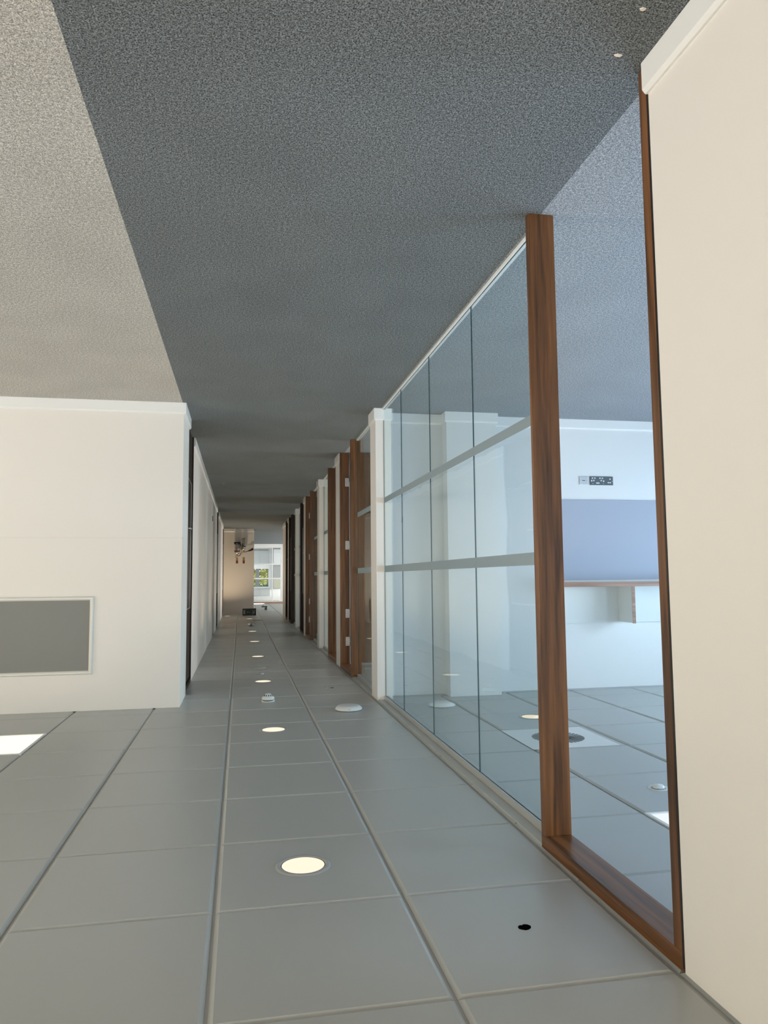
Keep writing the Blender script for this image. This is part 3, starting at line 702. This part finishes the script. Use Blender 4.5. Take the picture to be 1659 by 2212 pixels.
# ------------------------------------------------------------------ far zone: glazed screen, room and window behind it
SY = 32.0
r = empty('glazed_screen', (-0.6, SY, 0), 'white framed glazed screen with two transoms at the very end of the view', 'glazed screen')
XL, XR_ = -1.72, 1.4
m = MB(); m.box(XL, XR_, SY, SY + 0.06, 0, 0.16, 0.003); m.build('bottom_rail', 'skirt', r)
for zc in (0.86, 1.465): m = MB(); m.box(XL, XR_, SY, SY + 0.06, zc - 0.03, zc + 0.03, 0.003); m.build('transom', 'skirt', r)
MB().box(XL, XR_, SY, SY + 0.06, 2.42, H - 0.001, 0.003).build('top_rail', 'skirt', r)
for xc in (XL + 0.03, -1.33, 0.2, XR_ - 0.03): m = MB(); m.box(xc - 0.022, xc + 0.022, SY - 0.002, SY + 0.058, 0.16, 2.42, 0.003); m.build('mullion', 'skirt', r)
xs = [XL + 0.052, -1.352, -1.308, 0.178, 0.222, XR_ - 0.052]; zs = [0.16, 0.83, 0.89, 1.435, 1.495, 2.42]
for a in range(0, 6, 2):
    for c in range(0, 6, 2):
        MB().box(xs[a], xs[a + 1], SY + 0.024, SY + 0.032, zs[c], zs[c + 1]).build('glass_pane', 'win_glass', r)
wall_box('wall_screen_side', 'wall beside the distant glazed screen', -5.2, XL, SY, SY + 0.1, mat='wall_room')
wall_box('wall_screen_other_side', 'wall on the hidden side of the distant glazed screen', XR_, 3.0, SY, SY + 0.1, mat='wall_room')
wall_windows('wall_far', 'bright far wall with the garden window', 'y', 35.5, 0.12, -5.3, 3.12, [(-1.34, 0.6)], 0.96, 1.90, mat='wall_room')
fr = MB(); z0, z1 = 0.96, 1.90
for a, c, zl, zh in ((-1.34, -1.29, z0, z1), (0.55, 0.6, z0, z1), (-1.29, 0.55, z0, z0 + 0.05), (-1.29, 0.55, z1 - 0.05, z1)): fr.box(a, c, 35.53, 35.59, zl, zh)
fo = fr.build('window_far', 'skirt'); tag(fo, 'distant window onto yellow-green foliage at the end of the corridor', 'window', kind='structure')
MB().box(-0.86, -0.70, 35.52, 35.60, z0 + 0.05, z1 - 0.05).build('mullion', 'cab', fo)
for a, c in ((-1.29, -0.86), (-0.70, 0.55)): MB().box(a, c, 35.55, 35.556, z0 + 0.05, z1 - 0.05).build('window_pane', 'win_glass', fo)
o = MB().box(-1.36, 0.6, 35.46, 35.495, 1.93, 2.28, 0.004).build('roller_blind', 'blind'); tag(o, 'grey roller blind above the distant garden window', 'blind')
r = empty('storage_cabinet', (-1.66, 35.3, 0), 'tall narrow grey cabinet with an olive top door beside the distant window', 'cabinet')
MB().box(-1.84, -1.50, 35.12, 35.48, 0, 1.95, 0.003).build('carcass', 'cab', r)
MB().box(-1.835, -1.505, 35.10, 35.118, 0.10, 0.78, 0.002).build('door', 'blind', r)
MB().box(-1.835, -1.505, 35.10, 35.118, 0.86, 1.44, 0.002).build('door', 'cab', r)
MB().box(-1.835, -1.505, 35.10, 35.118, 1.50, 1.93, 0.002).build('door', 'cab2', r)
r = empty('radiator', (-0.5, 35.4, 0.2), 'pale grey panel radiator under the distant window', 'radiator')
MB().box(-1.30, 0.4, 35.42, 35.48, 0.15, 0.80, 0.006).build('panel', 'blind', r)
m = MB(); m.box(-1.32, 0.42, 35.41, 35.49, 0.80, 0.82, 0.003); m.build('top_grille', 'skirt', r)

tag(MB().box(-1.9, 0.1, 33.2, 33.8, H - 0.02, H - 0.001, 0.003).build('added_far_light', 'led_cool'), 'unseen ceiling light added to brighten the distant room behind the white screen', 'ceiling light')
d = bpy.data.lights.new('far_room_fill', 'AREA'); d.shape = 'RECTANGLE'; d.size = 2.0; d.size_y = 0.6; d.energy = 60; d.color = (0.9, 0.96, 1.0)  # unseen light and lamp added to brighten the room behind the screen
o = bpy.data.objects.new('far_room_fill', d); C.objects.link(o); o.location = (-0.9, 33.5, H - 0.03)

# dome camera and light bar
r = empty('security_camera', (-0.83, 24.8, H), 'dark dome security camera hanging under the ceiling past the end wall', 'camera')
MB().lathe([(0.001, 0), (0.05, 0), (0.055, -0.015), (0.001, -0.015)], (-0.83, 24.8, H), 28).build('base', 'white_metal', r)
MB().lathe([(0.05, -0.015), (0.052, -0.06), (0.04, -0.085), (0.02, -0.096), (0.001, -0.098)], (-0.83, 24.8, H), 28).build('dome', 'plate_dark', r)
MB().box(-0.87, -0.68, 24.76, 24.84, H - 0.135, H - 0.096, 0.006).build('arm', 'plate_dark', r)
MB().tube([(-0.735, 24.8, H - 0.13), (-0.735, 24.8, H - 0.26)], 0.006).build('cable', 'black', r)
r = empty('linear_light', (-0.7, 30.7, H), 'thin glowing strip light across the ceiling before the distant glazed screen', 'strip light')
MB().box(-0.95, 0.3, 30.66, 30.74, H - 0.03, H - 0.0005, 0.003).build('housing', 'white_metal', r)
MB().box(-0.94, 0.29, 30.65, 30.66, H - 0.034, H - 0.004).build('diffuser', 'strip_led', r)
MB().box(-0.94, 0.29, 30.665, 30.735, H - 0.034, H - 0.031).build('diffuser', 'strip_led', r)
tag(MB().box(-5.2, 3.0, 31.3, 31.4, H - 0.07, H - 0.001).build('trim_3', 'ply'), 'thin brown downstand across the ceiling in front of the distant screen', 'trim', kind='structure')

# outside
tag(MB().box(-30, 30, -25, 70, -0.6, -0.5).build('ground', 'grass'), 'grass outside beyond the windows', 'ground', kind='structure')
random.seed(4)
m = MB(); bm = m.bm
for k in range(20000):
    p = Vector((random.uniform(-5.5, 3.5), random.uniform(38.5, 40.2), random.uniform(-0.4, 3.6)))
    s_ = random.uniform(0.05, 0.10); u = Vector((random.gauss(0, 1), random.gauss(0, 1), random.gauss(0, 1))).normalized(); v = u.orthogonal().normalized()
    vs = [bm.verts.new(p + u * s_), bm.verts.new(p + v * s_ * 0.8 + Vector((0, 0, 0.008))), bm.verts.new(p - u * s_), bm.verts.new(p - v * s_ * 0.8)]
    f = bm.faces.new(vs); f.material_index = 1 if (p.z > 1.75 - 0.3 * abs(p.x + 1.2) and random.random() < 0.7 and p.z > 1.6) else 0
tag(m.build('foliage', ['leaf', 'leaf2']), 'sunlit yellow-green foliage seen through the distant window', 'foliage', kind='stuff')

# ------------------------------------------------------------------ litter on the carpet
for x, y, s_, t in ((-1.038, 1.814, 0.012, 'small pinkish scrap of paper on the carpet near the skirting corner'), (-1.016, 1.644, 0.008, 'tiny yellowish scrap on the carpet at the picture edge'), (0.269, 11.61, 0.009, 'single white speck on the carpet far down the corridor')):
    m = MB(); m.prism([(x - s_, y - 0.003), (x + s_ * 0.2, y - 0.005), (x + s_, y + 0.001), (x + s_ * 0.3, y + 0.005), (x - s_ * 0.6, y + 0.004)], 0.0005, 0.004, 'Z')
    tag(m.build('paper_scrap', 'paper'), t, 'litter')
